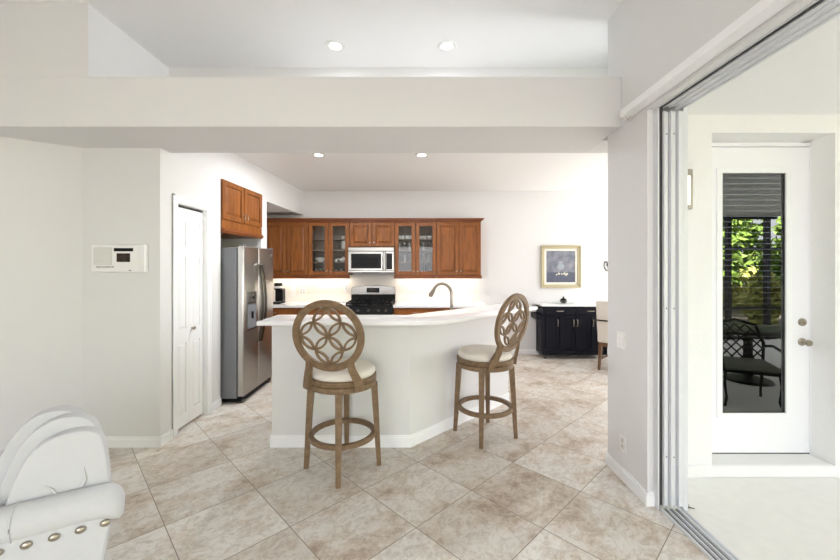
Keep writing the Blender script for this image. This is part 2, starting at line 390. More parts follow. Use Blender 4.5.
MB().box(.013, .150, -4.9, .0, -.05, .004).obj('sill_track', 'alu', sd)
k = MB()
for a in (.013, .045, .078, .111, .141): k.box(a, a+.009, -4.9, .0, .003, .018)
k.obj('sill_rib', 'alu', sd)
k = MB()
for a in (.024, .056, .089): k.box(a, a+.018, -4.9, .0, .0035, .006)
k.obj('sill_groove', 'dark_grey', sd)

# patio door in its recess
DX0, DX1, DZ0, DZ1, DYF = 2.197, 3.083, .038, 2.455, 2.955
pd = bpy.data.objects.new('door_3', None); COL.objects.link(pd); struct(pd); pd.location = (DX0, DYF, DZ0)
dw, dh = DX1-DX0, DZ1-DZ0
gx0, gx1, gz0, gz1 = .178, .703, .305, 2.222
m = MB()
for x0, x1, z0, z1 in ((0, gx0, 0, dh), (gx1, dw, 0, dh), (gx0, gx1, 0, gz0), (gx0, gx1, gz1, dh)): m.box(x0, x1, 0, .044, z0, z1)
m.obj('door_slab', 'trim', pd)
m = MB(); e = .032
for x0, x1, z0, z1 in ((gx0-e, gx0+.012, gz0-e, gz1+e), (gx1-.012, gx1+e, gz0-e, gz1+e), (gx0, gx1, gz0-e, gz0+.012), (gx0, gx1, gz1-.012, gz1+e)): m.box(x0, x1, -.013, .004, z0, z1, .005)
m.obj('glass_frame', 'trim', pd)
MB().box(gx0, gx1, .010, .014, gz0, gz1).obj('glass', 'doorglass', pd)
m = MB()
nb = 44
for i in range(nb):
    z = gz0+.02+(gz1-gz0-.04)*i/(nb-1)
    m.prism([(.022, z-.019), (.0235, z-.02), (.034, z+.02), (.0325, z+.021)], gx0+.004, gx1-.004, 'x')
m.obj('blind', mat('dark_blind', srgb(58, 60, 54), .6, var=.05), pd)
for z, r in ((1.034, .03), (.878, .028)):
    kb = MB().lathe([(.031, 0), (.031, -.006), (.022, -.010), (.010, -.014), (.010, -.032), (.020, -.040), (.026, -.052), (.022, -.064), (0, -.067)] if z < 1 else [(.031, 0), (.031, -.010), (.026, -.016), (0, -.018)], (dw-.062, 0, z), 18, 'y').obj('knob' if z < 1 else 'deadbolt', 'nickel', pd, 40)
    if z < 1: MB().lathe([(.009, 0), (.009, -.022), (0, -.026)], (dw-.033, 0, z), 10, 'y').obj('latch', 'nickel', kb, 40)
    else: MB().box(dw-.067, dw-.057, -.03, -.017, z-.014, z+.014, .003).obj('thumb_turn', 'nickel', kb)
m = MB().box(-.02, -.006, -.012, .05, -.01, dh+.02).box(dw+.0005, dw+.012, -.012, .05, -.01, dh+.02).box(-.02, dw+.012, -.012, .05, dh+.006, dh+.03)
m.obj('door_stop', 'trim', pd)
MB().box(0, dw, .0, .05, -.012, -.003).obj('threshold', 'bronze', pd)

# vertical-blind headrail above the sliding opening
hr = thing('headrail', 'long white blind headrail on the wall above the sliding opening', 'rail', (XR, 2.52, 2.522))
MB().prism([(-.078, .0), (-.078, .045), (-.004, .052), (-.004, .0)], -4.6, 0, 'y', .004).obj('rail', 'trim', hr)
MB().box(-.082, -.002, -.002, .012, -.004, .05, .003).obj('end_cap', 'plate', hr)
m = MB()
for x in (-.055, -.025): m.box(x, x+.008, -.012, .02, -.03, .0, .001)
m.box(-.06, -.012, .004, .02, -.018, -.006, .002)
m.obj('carrier', 'plate_grey', hr)

# ------------------------------------------------------------------ raised bar top, peninsula
bt = MB().prism([(-1.262, 2.88), (-.02, 2.88), (.10, 2.895), (.19, 2.935), (.283, 3.01), (1.235, 3.962), (1.262, 4.0), (1.262, 4.035), (1.24, 4.07), (.965, 4.345), (-.12, 3.285+.005), (-.2, 3.31), (-1.262, 3.31)], 1.0525, 1.087, 'z', .009, 3)
tag(bt.obj('bar_counter', 'quartz', None, 40), 'raised white quartz bar top with a bent front edge on the knee wall', 'countertop')
PEN = [(-1.22, 3.29), (-.15, 3.29), (.87, 4.31), (.45, 4.73), (-.40, 3.88), (-1.22, 3.88)]
pc = thing('peninsula_cabinet', 'brown base cabinet on the kitchen side of the bar, mostly hidden', 'cabinet', (0, 0, 0))
MB().prism([(a, b) for a, b in PEN], .1, .872, 'z').obj('body', 'cherry', pc)
MB().prism([(-1.2, 3.3), (-.15, 3.3), (.86, 4.31), (.5, 4.67), (-.38, 3.81), (-1.2, 3.81)], 0, .1, 'z').obj('toe_kick', 'blackm', pc)
MB().box(-1.2, -.85, 3.881, 3.9, .13, .86, .003).box(-.83, -.45, 3.881, 3.9, .13, .86, .003).obj('door', 'cherry', pc)
pt = MB().prism([(-1.24, 3.285), (-.15, 3.285), (.88, 4.32), (.44, 4.76), (-.41, 3.91), (-1.24, 3.91)], .8725, .912, 'z', .006)
tag(pt.obj('sink_counter', 'quartz'), 'lower white counter behind the bar around the sink', 'countertop')
# gooseneck faucet
fa = thing('faucet', 'tall brushed nickel gooseneck faucet behind the bar', 'faucet', (.335, 3.93, .912))
MB().lathe([(.032, 0), (.032, .006), (.024, .014), (.024, .05), (.020, .06)], (0, 0, 0), 18).obj('faucet_base', 'nickel', fa, 40)
R = .12; pts = [(0, 0, .05), (0, 0, .2), (0, 0, .30)]
dx, dy = -.8, .6
for i in range(1, 15):
    a = PI*i/14*.84
    pts.append(((R-R*math.cos(a))*dx, (R-R*math.cos(a))*dy, .30+R*math.sin(a)))
MB().tube(pts, .017, 12).obj('gooseneck', 'nickel', fa, 60)
e = Vector(pts[-1]); d = (Vector(pts[-1])-Vector(pts[-2])).normalized()
hd = MB().tube([e, e+d*.03, e+d*.08, e+d*.095], .022, 12, taper=[.8, 1, 1.2, .9]).obj('spray_head', 'nickel', fa, 40)
MB().tube([e+d*.03+Vector((-.006, -.012, 0)), e+d*.06+Vector((-.006, -.015, 0))], .008, 8).obj('spray_button', 'blackm', hd)
MB().tube([(.0, 0, .06), (.03, -.02, .075), (.06, -.035, .11)], .008, 8).obj('lever', 'nickel', fa, 60)

# ------------------------------------------------------------------ kitchen cabinets
GROOVE = []
def glaze(d):
    MB().box(*GROOVE.pop()).obj('glazed_groove', 'cherry_glaze', d)
    return d
def door_raised(m, x0, x1, z0, z1, yf, th=.02, st=.058):
    m.box(x0, x0+st, yf, yf+th, z0, z1, .003, 1).box(x1-st, x1, yf, yf+th, z0, z1, .003, 1)
    m.box(x0+st-.002, x1-st+.002, yf+.0005, yf+th, z0, z0+st, .003, 1).box(x0+st-.002, x1-st+.002, yf+.0005, yf+th, z1-st, z1, .003, 1)
    raised(m, x0+st+.005, x1-st-.005, z0+st+.005, z1-st-.005, yf+.012, yf+.003, .03)
    GROOVE.append((x0+st-.004, x1-st+.004, yf+.0121, yf+th-.001, z0+st-.004, z1-st+.004))
    return m
def knob(parent, x, y, z):
    return MB().lathe([(0, -.026), (.011, -.024), (.014, -.018), (.008, -.010), (.006, 0)], (x, y, z), 12, 'y').obj('knob', 'nickel', parent, 40)
def bar_pull(parent, x, y, z, l=.1, vert=True, m='nickel', r=.005):
    if vert: q = [(x, y, z-l/2), (x, y-.028, z-l/2+.006), (x, y-.03, z), (x, y-.028, z+l/2-.006), (x, y, z+l/2)]
    else: q = [(x-l/2, y, z), (x-l/2+.006, y-.028, z), (x, y-.03, z), (x+l/2-.006, y-.028, z), (x+l/2, y, z)]
    return MB().tube(q, r, 8).obj('handle', m, parent, 40)
UZ0, UZ1, UY = 1.376, 2.262, 6.17
def upper(name, label, x0, x1, z0, z1, glass=False, ndoors=2, crown=(0, 0), rail=(0, 0), shelves=()):
    t = thing(name, label, 'cabinet', (x0, UY, z0)); w = x1-x0; h = z1-z0; D = YB-UY
    c = MB()
    if glass:
        c.box(0, .018, .021, D-.002, 0, h).box(w-.018, w, .021, D-.002, 0, h).box(.018, w-.018, .021, D-.002, 0, .02).box(.018, w-.018, .021, D-.002, h-.02, h).box(.018, w-.018, D-.012, D-.002, .02, h-.02)
        c.obj('body', 'inside', t)
        for z in shelves: MB().box(.02, w-.02, .05, D-.014, z-z0-.012, z-z0).obj('shelf', 'inside', t)
    else:
        c.box(0, w, .021, D-.002, 0, h).obj('body', 'cherry', t)
    f = MB()
    f.box(-.0, .022, .0205, .03, 0, h).box(w-.022, w, .0205, .03, 0, h).box(.022, w-.022, .0205, .03, 0, .03).box(.022, w-.022, .0205, .03, h-.03, h)
    f.obj('face_frame', 'cherry', t)
    dw = w/ndoors
    for i in range(ndoors):
        a, b = i*dw+.005, (i+1)*dw-.005
        if glass:
            st = .062; m = MB()
            m.box(a, a+st, 0, .02, .008, h-.008, .003, 1).box(b-st, b, 0, .02, .008, h-.008, .003, 1).box(a+st, b-st, .0005, .02, .008, .07, .003, 1).box(a+st, b-st, .0005, .02, h-.07, h-.008, .003, 1)
            d = m.obj('door', 'cherry', t)
            MB().box(a+st-.003, b-st+.003, .010, .0125, .067, h-.067).obj('pane', 'cabglass', d)
        else:
            d = glaze(door_raised(MB(), a, b, .008, h-.008, 0).obj('door', 'cherry', t))
        s = 1 if i % 2 == 0 else -1
        if ndoors == 1: s = 1
        knob(d, (b-.03) if s > 0 else (a+.03), 0, .07)
    x0c, x1c = -crown[0], w+crown[1]
    if crown is not None and z1 > 2:
        m = MB()
        for k, (pr, za, zb) in enumerate(((.0, .0, .02), (.014, .014, .03), (.03, .026, .044), (.045, .04, .058))):
            m.box(-pr*(crown[0] > 0), w+pr*(crown[1] > 0), -pr, D-.002, h+za, h+zb, .003, 1)
        m.obj('crown_moulding', 'cherry_dark', t)
    if rail is not None:
        MB().box(-.012*(rail[0] > 0), w+.012*(rail[1] > 0), -.012, .03, -.05, .0, .004, 1).obj('light_rail', 'cherry_dark', t)
    return t
SH = [1.60, 1.795, 1.985]
upper('wall_cabinet', 'solid cherry wall cabinet beside the fridge at the corner', -2.58, -1.848, UZ0, UZ1, crown=(0, 0), rail=(0, 0))
upper('wall_cabinet', 'cherry wall cabinet with glass doors between the corner and the microwave', -1.846, -1.172, UZ0, UZ1, True, shelves=SH, rail=(0, 1))
upper('wall_cabinet', 'short cherry wall cabinet directly above the microwave', -1.170, -.422, 1.846, UZ1, rail=None)
upper('wall_cabinet', 'cherry wall cabinet with glass doors to the right of the microwave', -.420, .271, UZ0, UZ1, True, shelves=SH, rail=(1, 0))
upper('wall_cabinet', 'solid cherry wall cabinet at the open end by the white wall', .273, 1.009, UZ0, UZ1, crown=(0, 1), rail=(0, 1))
struct(MB().box(-2.74, -2.581, 6.2, YB-.003, UZ0, UZ1+.05).obj('trim_3', 'cherry'))
# LED bars under the wall cabinets
for i, (x0, x1, lab) in enumerate(((-2.56, -1.87, 'warm light bar under the solid cabinet beside the fridge'), (-1.83, -1.19, 'warm light bar under the glass cabinet between corner and microwave'),
                                   (-.40, .255, 'warm light bar under the glass cabinet by the faucet side'), (.29, .99, 'warm light bar under the end cabinet by the white wall'))):
    u = thing('under_cabinet_light', lab, 'light', ((x0+x1)/2, 6.36, UZ0), 0, 'light bars under the wall cabinets'); hl = (x1-x0)/2
    MB().box(-hl, hl, -.02, .02, -.012, -.001).obj('housing', 'plate', u)
    MB().box(-hl+.01, hl-.01, -.015, .015, -.016, -.0122).obj('diffuser', 'led', u)
    light('under_cabinet_glow', 'AREA', ((x0+x1)/2, 6.36, UZ0-.02), 1.7, (1, .91, .79), (0, 0, 0), shape='RECTANGLE', size=x1-x0-.04, size_y=.05)
# dishes behind the glass doors
dishes = [('small', 'bowl')]
ORD = ['first', 'second', 'third', 'fourth', 'fifth', 'sixth']
def cup(r=.035, h=.06): return MB().lathe([(0, 0), (r*.7, 0), (r, h*.4), (r, h), (r*.92, h), (r*.9, h*.45), (r*.6, .008), (0, .008)], (0, 0, 0), 14)
def bowl(r=.075, h=.06): return MB().lathe([(0, 0), (r*.45, 0), (r*.5, .01), (r*.9, h*.6), (r, h), (r*.95, h), (r*.8, h*.6), (r*.4, .016), (0, .014)], (0, 0, 0), 18)
def glass(r=.03, h=.11): return MB().lathe([(0, 0), (r*.85, 0), (r, h), (r*.93, h), (r*.8, .008), (0, .008)], (0, 0, 0), 12)
def wine(r=.033, h=.15): return MB().lathe([(0, 0), (r, 0), (r*.9, .004), (.005, .01), (.004, h*.45), (r*.7, h*.55), (r, h*.75), (r*.85, h), (r*.8, h), (r*.92, h*.75), (r*.62, h*.57), (0, h*.5)], (0, 0, 0), 12)
def put(mb, name, m, x, y, z, label, cat, group=None, parts=None):
    o = mb.obj(name, m, None, 50, (x, y, z)); tag(o, label, cat, group); return o
Yd = 6.33
LCB = 'left glass cabinet'; RCB = 'right glass cabinet'
b = 1.396
put(cup(.03, .045), 'small_cup', 'china', -1.58, Yd, SH[2]+.001, f'tiny white cup on the top shelf of the {LCB}, by the centre stile', 'cup')
put(cup(.03, .055), 'sugar_pot', 'china', -1.30, Yd, SH[2]+.001, f'small white pot on the top shelf of the {LCB}, behind the right door', 'pot')
put(MB().lathe([(0, 0), (.052, 0), (.062, .06), (.056, .12), (.06, .135), (.054, .135), (.05, .12), (.05, .02), (0, .012)], (0, 0, 0), 18), 'pitcher', 'china', -1.275, Yd, SH[1]+.028, f'large white pitcher on the second shelf of the {LCB}', 'pitcher')
put(MB().lathe([(0, 0), (.05, 0), (.09, .022), (.085, .024), (.045, .006), (0, .006)], (0, 0, 0), 20), 'saucer', 'china', -1.275, Yd, SH[1]+.001, 'white saucer under the large pitcher behind the glass door', 'saucer')
put(bowl(.095, .075), 'serving_bowl', 'china', -1.69, Yd, SH[0]+.001, f'wide white serving bowl on the middle shelf of the {LCB}', 'bowl')
tp = thing('teapot', f'squat white teapot on the middle shelf of the {LCB}', 'teapot', (-1.30, Yd, SH[0]+.001))
MB().lathe([(0, 0), (.045, 0), (.07, .03), (.06, .06), (.03, .07), (0, .07)], (0, 0, 0), 18).obj('body', 'china', tp, 50)
MB().lathe([(.03, .0705), (.02, .082), (.008, .086), (.009, .095), (0, .098)], (0, 0, 0), 12).obj('lid', 'china', tp, 50)
MB().tube([(-.06, 0, .03), (-.085, 0, .045), (-.095, 0, .065)], .009, 8).obj('spout', 'china', tp, 50)
put(cup(.028, .05), 'sugar_bowl', 'china', -1.425, Yd, SH[0]+.001, f'small white sugar bowl beside the teapot in the {LCB}', 'bowl')
for i, x in enumerate((-1.76, -1.70, -1.63, -1.42, -1.34)):
    put(glass(.027, .09), 'tumbler', 'clear', x, Yd+.02*(i % 2), b+.001, f'{ORD[i]} clear tumbler from the corner side on the floor of the {LCB}', 'tumbler', 'tumblers in the left glass cabinet')
put(cup(.05, .05), 'gravy_boat', 'china', -1.255, Yd-.03, b+.001, f'white gravy boat on the floor of the {LCB} by the microwave', 'dish')
for i, x in enumerate((-.355, -.295, -.215, -.155)):
    put(cup(.036, .06), 'coffee_cup', 'china', x, Yd, SH[2]+.001, f'{ORD[i]} white cup from the left in the top row of the {RCB}', 'cup', 'white cups in the right glass cabinet')
for i, x in enumerate((.02, .085, .165)):
    put(bowl(.042, .055), 'small_bowl', 'china', x, Yd, SH[2]+.001, f'{ORD[i]} small white bowl from the left behind the right door of the {RCB}', 'bowl', 'white bowls in the right glass cabinet')
for row, z, lab in ((0, SH[1], 'second shelf'), (1, SH[0], 'third shelf')):
    for i, x in enumerate((-.345, -.26, -.175, -.02, .06, .15)):
        put(wine(.032, .15) if (i+row) % 2 else glass(.03, .12), 'wine_glass' if (i+row) % 2 else 'water_glass', 'clear', x, Yd+.02*(i % 2), z+.001, f'{ORD[i]} clear glass from the left on the {lab} of the {RCB}', 'glass', f'glasses on the {lab} of the right glass cabinet')
for i, x in enumerate((-.315, -.19)):
    put(bowl(.06, .06), 'cereal_bowl', 'china', x, Yd, b+.001, f'{"left" if i == 0 else "right"} white bowl on the floor of the {RCB}, behind its left door', 'bowl')
put(MB().lathe([(0, 0), (.04, 0), (.048, .05), (.02, .11), (.018, .15), (.012, .15), (0, .14)], (0, 0, 0), 14), 'decanter', 'black', .09, Yd, b+.001, f'dark decanter on the floor of the {RCB}, behind its right door', 'decanter')
# backsplash
struct(MB().box(-2.74, 1.02, YB-.012, YB+.001, .914, UZ0).obj('trim_4', 'splash'))

# base cabinets on the back wall
def base_cab(label, x0, x1, kinds):
    t = thing('base_cabinet', label, 'cabinet', (x0, 5.9, 0)); w = x1-x0
    MB().box(0, w, .021, YB-5.9-.003, .1, .872).obj('body', 'cherry', t)
    MB().box(.0, w, .08, .5, 0, .0995).obj('toe_kick', 'blackm', t)
    n = len(kinds); dw = w/n
    for i, k in enumerate(kinds):
        a, c = i*dw+.006, (i+1)*dw-.006
        d = MB().box(a, c, 0, .02, .725, .862, .004, 1).box(a+.03, c-.03, -.003, .002, .75, .838, .003, 1).obj('drawer', 'cherry', t)
        bar_pull(d, (a+c)/2, -.003, .794, .09, False)
        d = glaze(door_raised(MB(), a, c, .115, .713, 0).obj('door', 'cherry', t)); knob(d, c-.03, 0, .66)
    return t
base_cab('cherry base cabinet in the corner by the coffee maker', -2.72, -1.93, (1,))
base_cab('cherry base cabinet between the corner and the range', -1.928, -1.19, (1,))
base_cab('cherry base cabinet beside the range on the faucet side', -.424, .28, (1,))
base_cab('cherry base cabinet at the end by the dining area', .282, 1.05, (1, 1))
tag(MB().box(-2.735, -1.189, 5.865, YB-.0125, .8725, .914, .006).obj('countertop', 'quartz'), 'white counter under the wall cabinets between fridge corner and range', 'countertop')
tag(MB().box(-.425, 1.09, 5.865, YB-.0125, .8725, .914, .006).obj('countertop', 'quartz'), 'white counter running from the range towards the dining area', 'countertop')

# ------------------------------------------------------------------ range
rg = thing('gas_range', 'freestanding black and stainless gas range against the backsplash', 'range', (-.807, 5.85, 0))
W2 = .379
MB().box(-W2, W2, .03, .63, .03, .895).obj('body', 'blackm', rg)
MB().box(-W2, W2, -.01, .60, .8955, .918, .006).obj('cooktop', 'black', rg)
od = MB().box(-W2+.004, W2-.004, -.005, .029, .20, .76, .006).obj('oven_door', 'black', rg)
MB().tube([(-.31, -.005, .70), (-.31, -.045, .71), (.31, -.045, .71), (.31, -.005, .70)], .011, 8).obj('handle', 'steel', od, 40)
MB().box(-W2+.004, W2-.004, -.002, .029, .05, .19, .006).obj('drawer', 'black', rg)
cp = MB().prism([(-.015, .765), (-.03, .78), (-.012, .893), (.029, .893), (.029, .765)], -W2, W2, 'x', .002).obj('control_panel', 'black', rg)
for x in (-.27, -.16, .0, .16, .27):
    MB().lathe([(.024, 0), (.022, -.02), (.018, -.024), (0, -.025)], (x, -.022, .835), 14, 'y').obj('knob', 'steel_dark', cp, 40)
for x in (-.19, .19):
    m = MB()
    for y in (.02, .28, .56): m.box(x-.17, x+.17, y-.008, y+.008, .937, .955)
    for xx in (-.165, -.08, 0, .08, .165): m.box(x+xx-.007, x+xx+.007, .02, .56, .939, .957)
    for xx in (-.16, .16):
        for y in (.02, .56): m.box(x+xx-.008, x+xx+.008, y-.008, y+.008, .9185, .94)
    m.obj('grate', 'blackm', rg)
    for y in (.15, .42): MB().lathe([(.045, .919), (.045, .928), (.03, .934), (0, .934)], (x, y, 0), 16).obj('burner', 'blackm', rg, 40)
MB().box(-W2, W2, .585, .63, .9185, 1.09).obj('back_riser', 'black', rg)
bgp = [(-W2, 1.045)]+[(-W2+.0, 1.16)]+[(-W2*math.cos(PI*i/12), 1.16+.035*math.sin(PI*i/12)) for i in range(1, 12)]+[(W2, 1.16), (W2, 1.045)]
bgd = MB().prism(bgp, .565, .634, 'y', .004).obj('backguard', 'steel', rg)
MB().box(-.11, .11, .559, .566, 1.078, 1.160, .002).obj('clock_panel', 'black', bgd)
MB().box(-.05, .05, .5575, .5592, 1.115, 1.145).obj('display', 'display', bgd)

# ------------------------------------------------------------------ microwave
mw = thing('microwave', 'stainless over-the-range microwave with a black window', 'microwave', (-.797, 6.09, 1.428))
MB().box(-.376, .376, .02, .405, 0, .41, .003).obj('body', 'steel_dark', mw)
dr = MB().box(-.376, .235, -.012, .019, .028, .345, .008).obj('door', 'steel', mw)
MB().box(-.325, .165, -.016, -.0115, .065, .305, .004).obj('window', 'black', dr)
MB().box(-.27, .115, -.0175, -.0158, .10, .25, .003).obj('screen_mesh', 'blackm', dr)
MB().tube([(.20, -.012, .05), (.20, -.05, .065), (.20, -.058, .19), (.20, -.05, .315), (.20, -.012, .33)], .014, 10).obj('handle', 'steel_light', dr, 50)
cpn = MB().box(.237, .376, -.012, .019, .028, .345, .006).obj('control_panel', 'steel', mw)
kp = MB().box(.247, .345, -.0155, -.0115, .05, .31, .003).obj('keypad', 'black', cpn)
m = MB()
for r in range(5):
    for c_ in range(3): m.box(.258+c_*.028, .278+c_*.028, -.017, -.0153, .07+r*.034, .09+r*.034)
m.obj('button', 'blackm', kp)
MB().box(-.376, .376, -.010, .019, .347, .41, .006).obj('top_vent', 'steel', mw)
MB().box(-.376, .376, -.008, .019, .0, .026, .004).obj('bottom_trim', 'steel', mw)
MB().box(-.15, .15, .03, .3, -.012, -.001).obj('grease_filter', 'blackm', mw)

# ------------------------------------------------------------------ refrigerator (faces +X) and the cabinet over it
fr = thing('refrigerator', 'stainless side-by-side refrigerator with ice dispenser in the wall alcove', 'refrigerator', (-2.02, 4.12, 0), PI/2)
FW, FH = .845, 1.745
MB().box(0, FW, .004, .66, .055, FH-.015, .008).obj('cabinet_body', 'fridge_side', fr)
MB().box(.02, FW-.02, -.04, .6, .012, .055).obj('toe_grille', 'blackm', fr)
fz = MB().box(.002, .388, -.072, .0, .075, FH, .014, 3).obj('freezer_door', 'steel_light', fr, 40)
fd = MB().box(.394, FW-.002, -.072, .0, .075, FH, .014, 3).obj('fresh_food_door', 'steel_light', fr, 40)
for d, x, bow in ((fz, .345, -.03), (fd, .437, -.03)):
    q = [(x, -.072, .62)]+[(x, -.085-.055*math.sin(PI*i/12), .62+.92*i/12) for i in range(13)]+[(x, -.072, 1.54)]
    MB().sweep(q, .03, .018, (0, 1, 0)).obj('handle', 'steel_dark', d, 40)
dp = MB().box(.075, .320, -.078, -.070, .79, 1.225, .004).obj('ice_dispenser', 'steel_dark', fz)
MB().box(.09, .305, -.0795, -.0775, .81, 1.08, .003).obj('dispenser_recess', 'fridge_side', dp)
MB().box(.085, .31, -.081, -.0775, 1.10, 1.215, .003).obj('control_plate', 'steel', dp)
MB().lathe([(.018, -.081), (.018, -.085), (0, -.086)], (.23, 0, 1.16), 12, 'y').obj('control_dial', 'black', dp, 40)
MB().box(.18, .21, -.095, -.079, .92, 1.0, .004).obj('paddle', 'blackm', dp)
MB().lathe([(.022, -.072), (.02, -.077), (0, -.078)], (FW-.06, 0, FH-.09), 16, 'y').obj('badge', 'nickel', fd, 40)
m = MB()
for x in (.03, .80): m.box(x-.02, x+.03, -.07, -.03, FH, FH+.015, .003)
m.obj('hinge_cover', 'fridge_side', fr)
m = MB()
for x in (.05, .78): m.box(x-.03, x+.03, -.045, .02, 0, .03, .004).box(x-.03, x+.03, .55, .62, 0, .03, .004)
m.obj('foot', 'steel_dark', fr)
oc = thing('wall_cabinet', 'two-door cherry cabinet above the refrigerator with a ledge moulding', 'cabinet', (XL+.002, 4.083, 1.892), PI/2-math.atan(.062))
w_ = .90; h_ = .588
MB().box(.003, w_-.001, .0, .50, 0, h_).obj('body', 'cherry', oc)
for i in range(2):
    a, b_ = i*w_/2+.006, (i+1)*w_/2-.006
    d = glaze(door_raised(MB(), a, b_, .145, h_-.004, -.022).obj('door', 'cherry', oc))
    bar_pull(d, (b_-.03) if i == 0 else (a+.03), -.022, .215, .07, True)
MB().box(0, w_, -.012, .03, .05, .14, .003).obj('valance', 'cherry', oc)
m = MB()
for pr, za, zb in ((.028, .03, .05), (.038, .012, .034), (.026, -.006, .014)): m.box(.0, w_-.0, -pr, .02, za, zb, .004, 1)
m.obj('ledge_moulding', 'cherry_dark', oc)

# ------------------------------------------------------------------ coffee maker
cm = thing('coffee_maker', 'black pod coffee maker with a white head rim beside the fridge', 'coffee maker', (-2.345, 6.2, .9145))
MB().box(-.065, .065, -.13, .13, 0, .03, .008).obj('drip_base', 'blackm', cm)
MB().box(-.065, .065, .0, .13, .03, .24, .012).obj('body', 'black', cm)
MB().lathe([(.063, .225), (.066, .24), (.066, .31), (.058, .338), (0, .345)], (0, -.02, 0), 24).obj('brew_head', 'black', cm, 40)
MB().lathe([(.063, .25), (.070, .254), (.070, .285), (.063, .29), (.063, .25)], (0, -.02, 0), 24).obj('white_rim', 'china', cm, 40)
MB().tube([(-.06, -.09, .262), (-.03, -.112, .275), (.03, -.112, .275), (.06, -.09, .262)], .009, 8).obj('handle', 'china', cm, 50)
MB().box(-.055, .055, -.12, -.01, .03, .036, .002).obj('drip_tray', 'steel', cm)

# ------------------------------------------------------------------ wall plates
def plate(name, label, loc, rotz, w, h, kind, group=None):
    t = thing(name, label, 'switch' if kind == 'rocker' else 'outlet', loc, rotz, group)
    MB().box(-w/2, w/2, -.006, -.0003, -h/2, h/2, .002).obj('cover_plate', 'plate', t)
    n = 2 if w > .1 else 1
    for i in range(n):
        x = 0 if n == 1 else (-.023 + .046*i)
        if kind == 'rocker': MB().box(x-.016, x+.016, -.010, -.0055, -.033, .033, .002).obj('rocker', 'plate', t)
        else:
            for z in (-.02, .02):
                s = MB().box(x-.016, x+.016, -.0085, -.0055, z-.015, z+.015, .003).obj('socket', 'plate_grey', t)
plate('light_switch', 'white two-rocker light switch on the pier beside the sliding door', (XR, 2.66, .985), -PI/2, .115, .118, 'rocker')
plate('outlet', 'white outlet low on the pier beside the sliding door', (XR, 2.64, .26), -PI/2, .075, .12, 'outlet')
plate('light_switch', 'white switch on the backsplash next to the coffee maker', (-2.20, YB-.0125, 1.12), 0, .075, .2, 'rocker')
plate('outlet', 'white double outlet on the backsplash behind the near bar stool', (-2.04, YB-.0125, 1.10), 0, .115, .12, 'outlet')
plate('outlet', 'white outlet on the backsplash just beside the range', (-1.28, YB-.0125, 1.16), 0, .075, .12, 'outlet')
plate('outlet', 'white outlet on the backsplash behind the faucet', (.33, YB-.0125, 1.12), 0, .075, .12, 'outlet')

# ------------------------------------------------------------------ intercom
ic = thing('intercom', 'white wall intercom with speaker grille and dark display', 'intercom', (-2.505, 3.13, 1.58))
MB().box(-.225, .19, -.03, -.0003, -.115, .115, .006).obj('housing', 'plate', ic)
MB().box(.19, .232, -.045, -.0003, -.118, .118, .008).obj('side_cover', 'plate', ic)
g = MB().box(-.205, -.055, -.0325, -.0295, -.055, .09, .003).obj('speaker_grille', 'plate_grey', ic)
m = MB()
for i in range(15): m.box(-.2, -.06, -.0337, -.0324, -.05+i*.0092, -.047+i*.0092)
m.obj('grille_slot', 'plate', g)
MB().box(-.045, .18, -.0320, -.0297, -.065, .095, .003).obj('faceplate', 'plate', ic)
MB().box(-.035, .125, -.0335, -.0318, .058, .085).obj('status_strip', 'blackm', ic)
MB().box(-.012, .1, -.0345, -.0318, -.03, .042, .002).obj('display', 'display', ic)
m = MB()
for x in (-.18, -.163, -.146, -.125, -.108, -.09, -.07, -.05): m.box(x, x+.01, -.0345, -.0295, -.075, -.068)
m.obj('button', 'dark_grey', ic)
MB().box(.09, .105, -.0335, -.0297, -.103, -.096).obj('release_tab', 'dark_grey', ic)

# ------------------------------------------------------------------ recessed lights
def can(label, x, y, z, lit_w):
    t = thing('recessed_light', label, 'light', (x, y, z))
    MB().lathe([(.049, -.0005), (.051, -.006), (.078, -.005), (.082, -.0005)], (0, 0, 0), 28).obj('trim_ring', 'plate', t, 40)
    MB().lathe([(0, -.0035), (.048, -.0035), (.048, -.001)], (0, 0, 0), 24).obj('bulb_lens', 'can_lamp', t, 40)
    light('recessed_glow', 'AREA', (x, y, z-.012), lit_w, (.97, .985, 1), (0, 0, 0), shape='DISK', size=.11)
can('lit recessed light in the upper ceiling above the beam, left of two', -.72, 3.176, LC, 1.6)
can('lit recessed light in the upper ceiling above the beam, right of two', .23, 3.176, LC, 1.6)
can('lit recessed light in the kitchen ceiling below the beam, left of two', -1.20, 4.42, KC, 24)
can('lit recessed light in the kitchen ceiling below the beam, right of two', .02, 4.42, KC, 24)

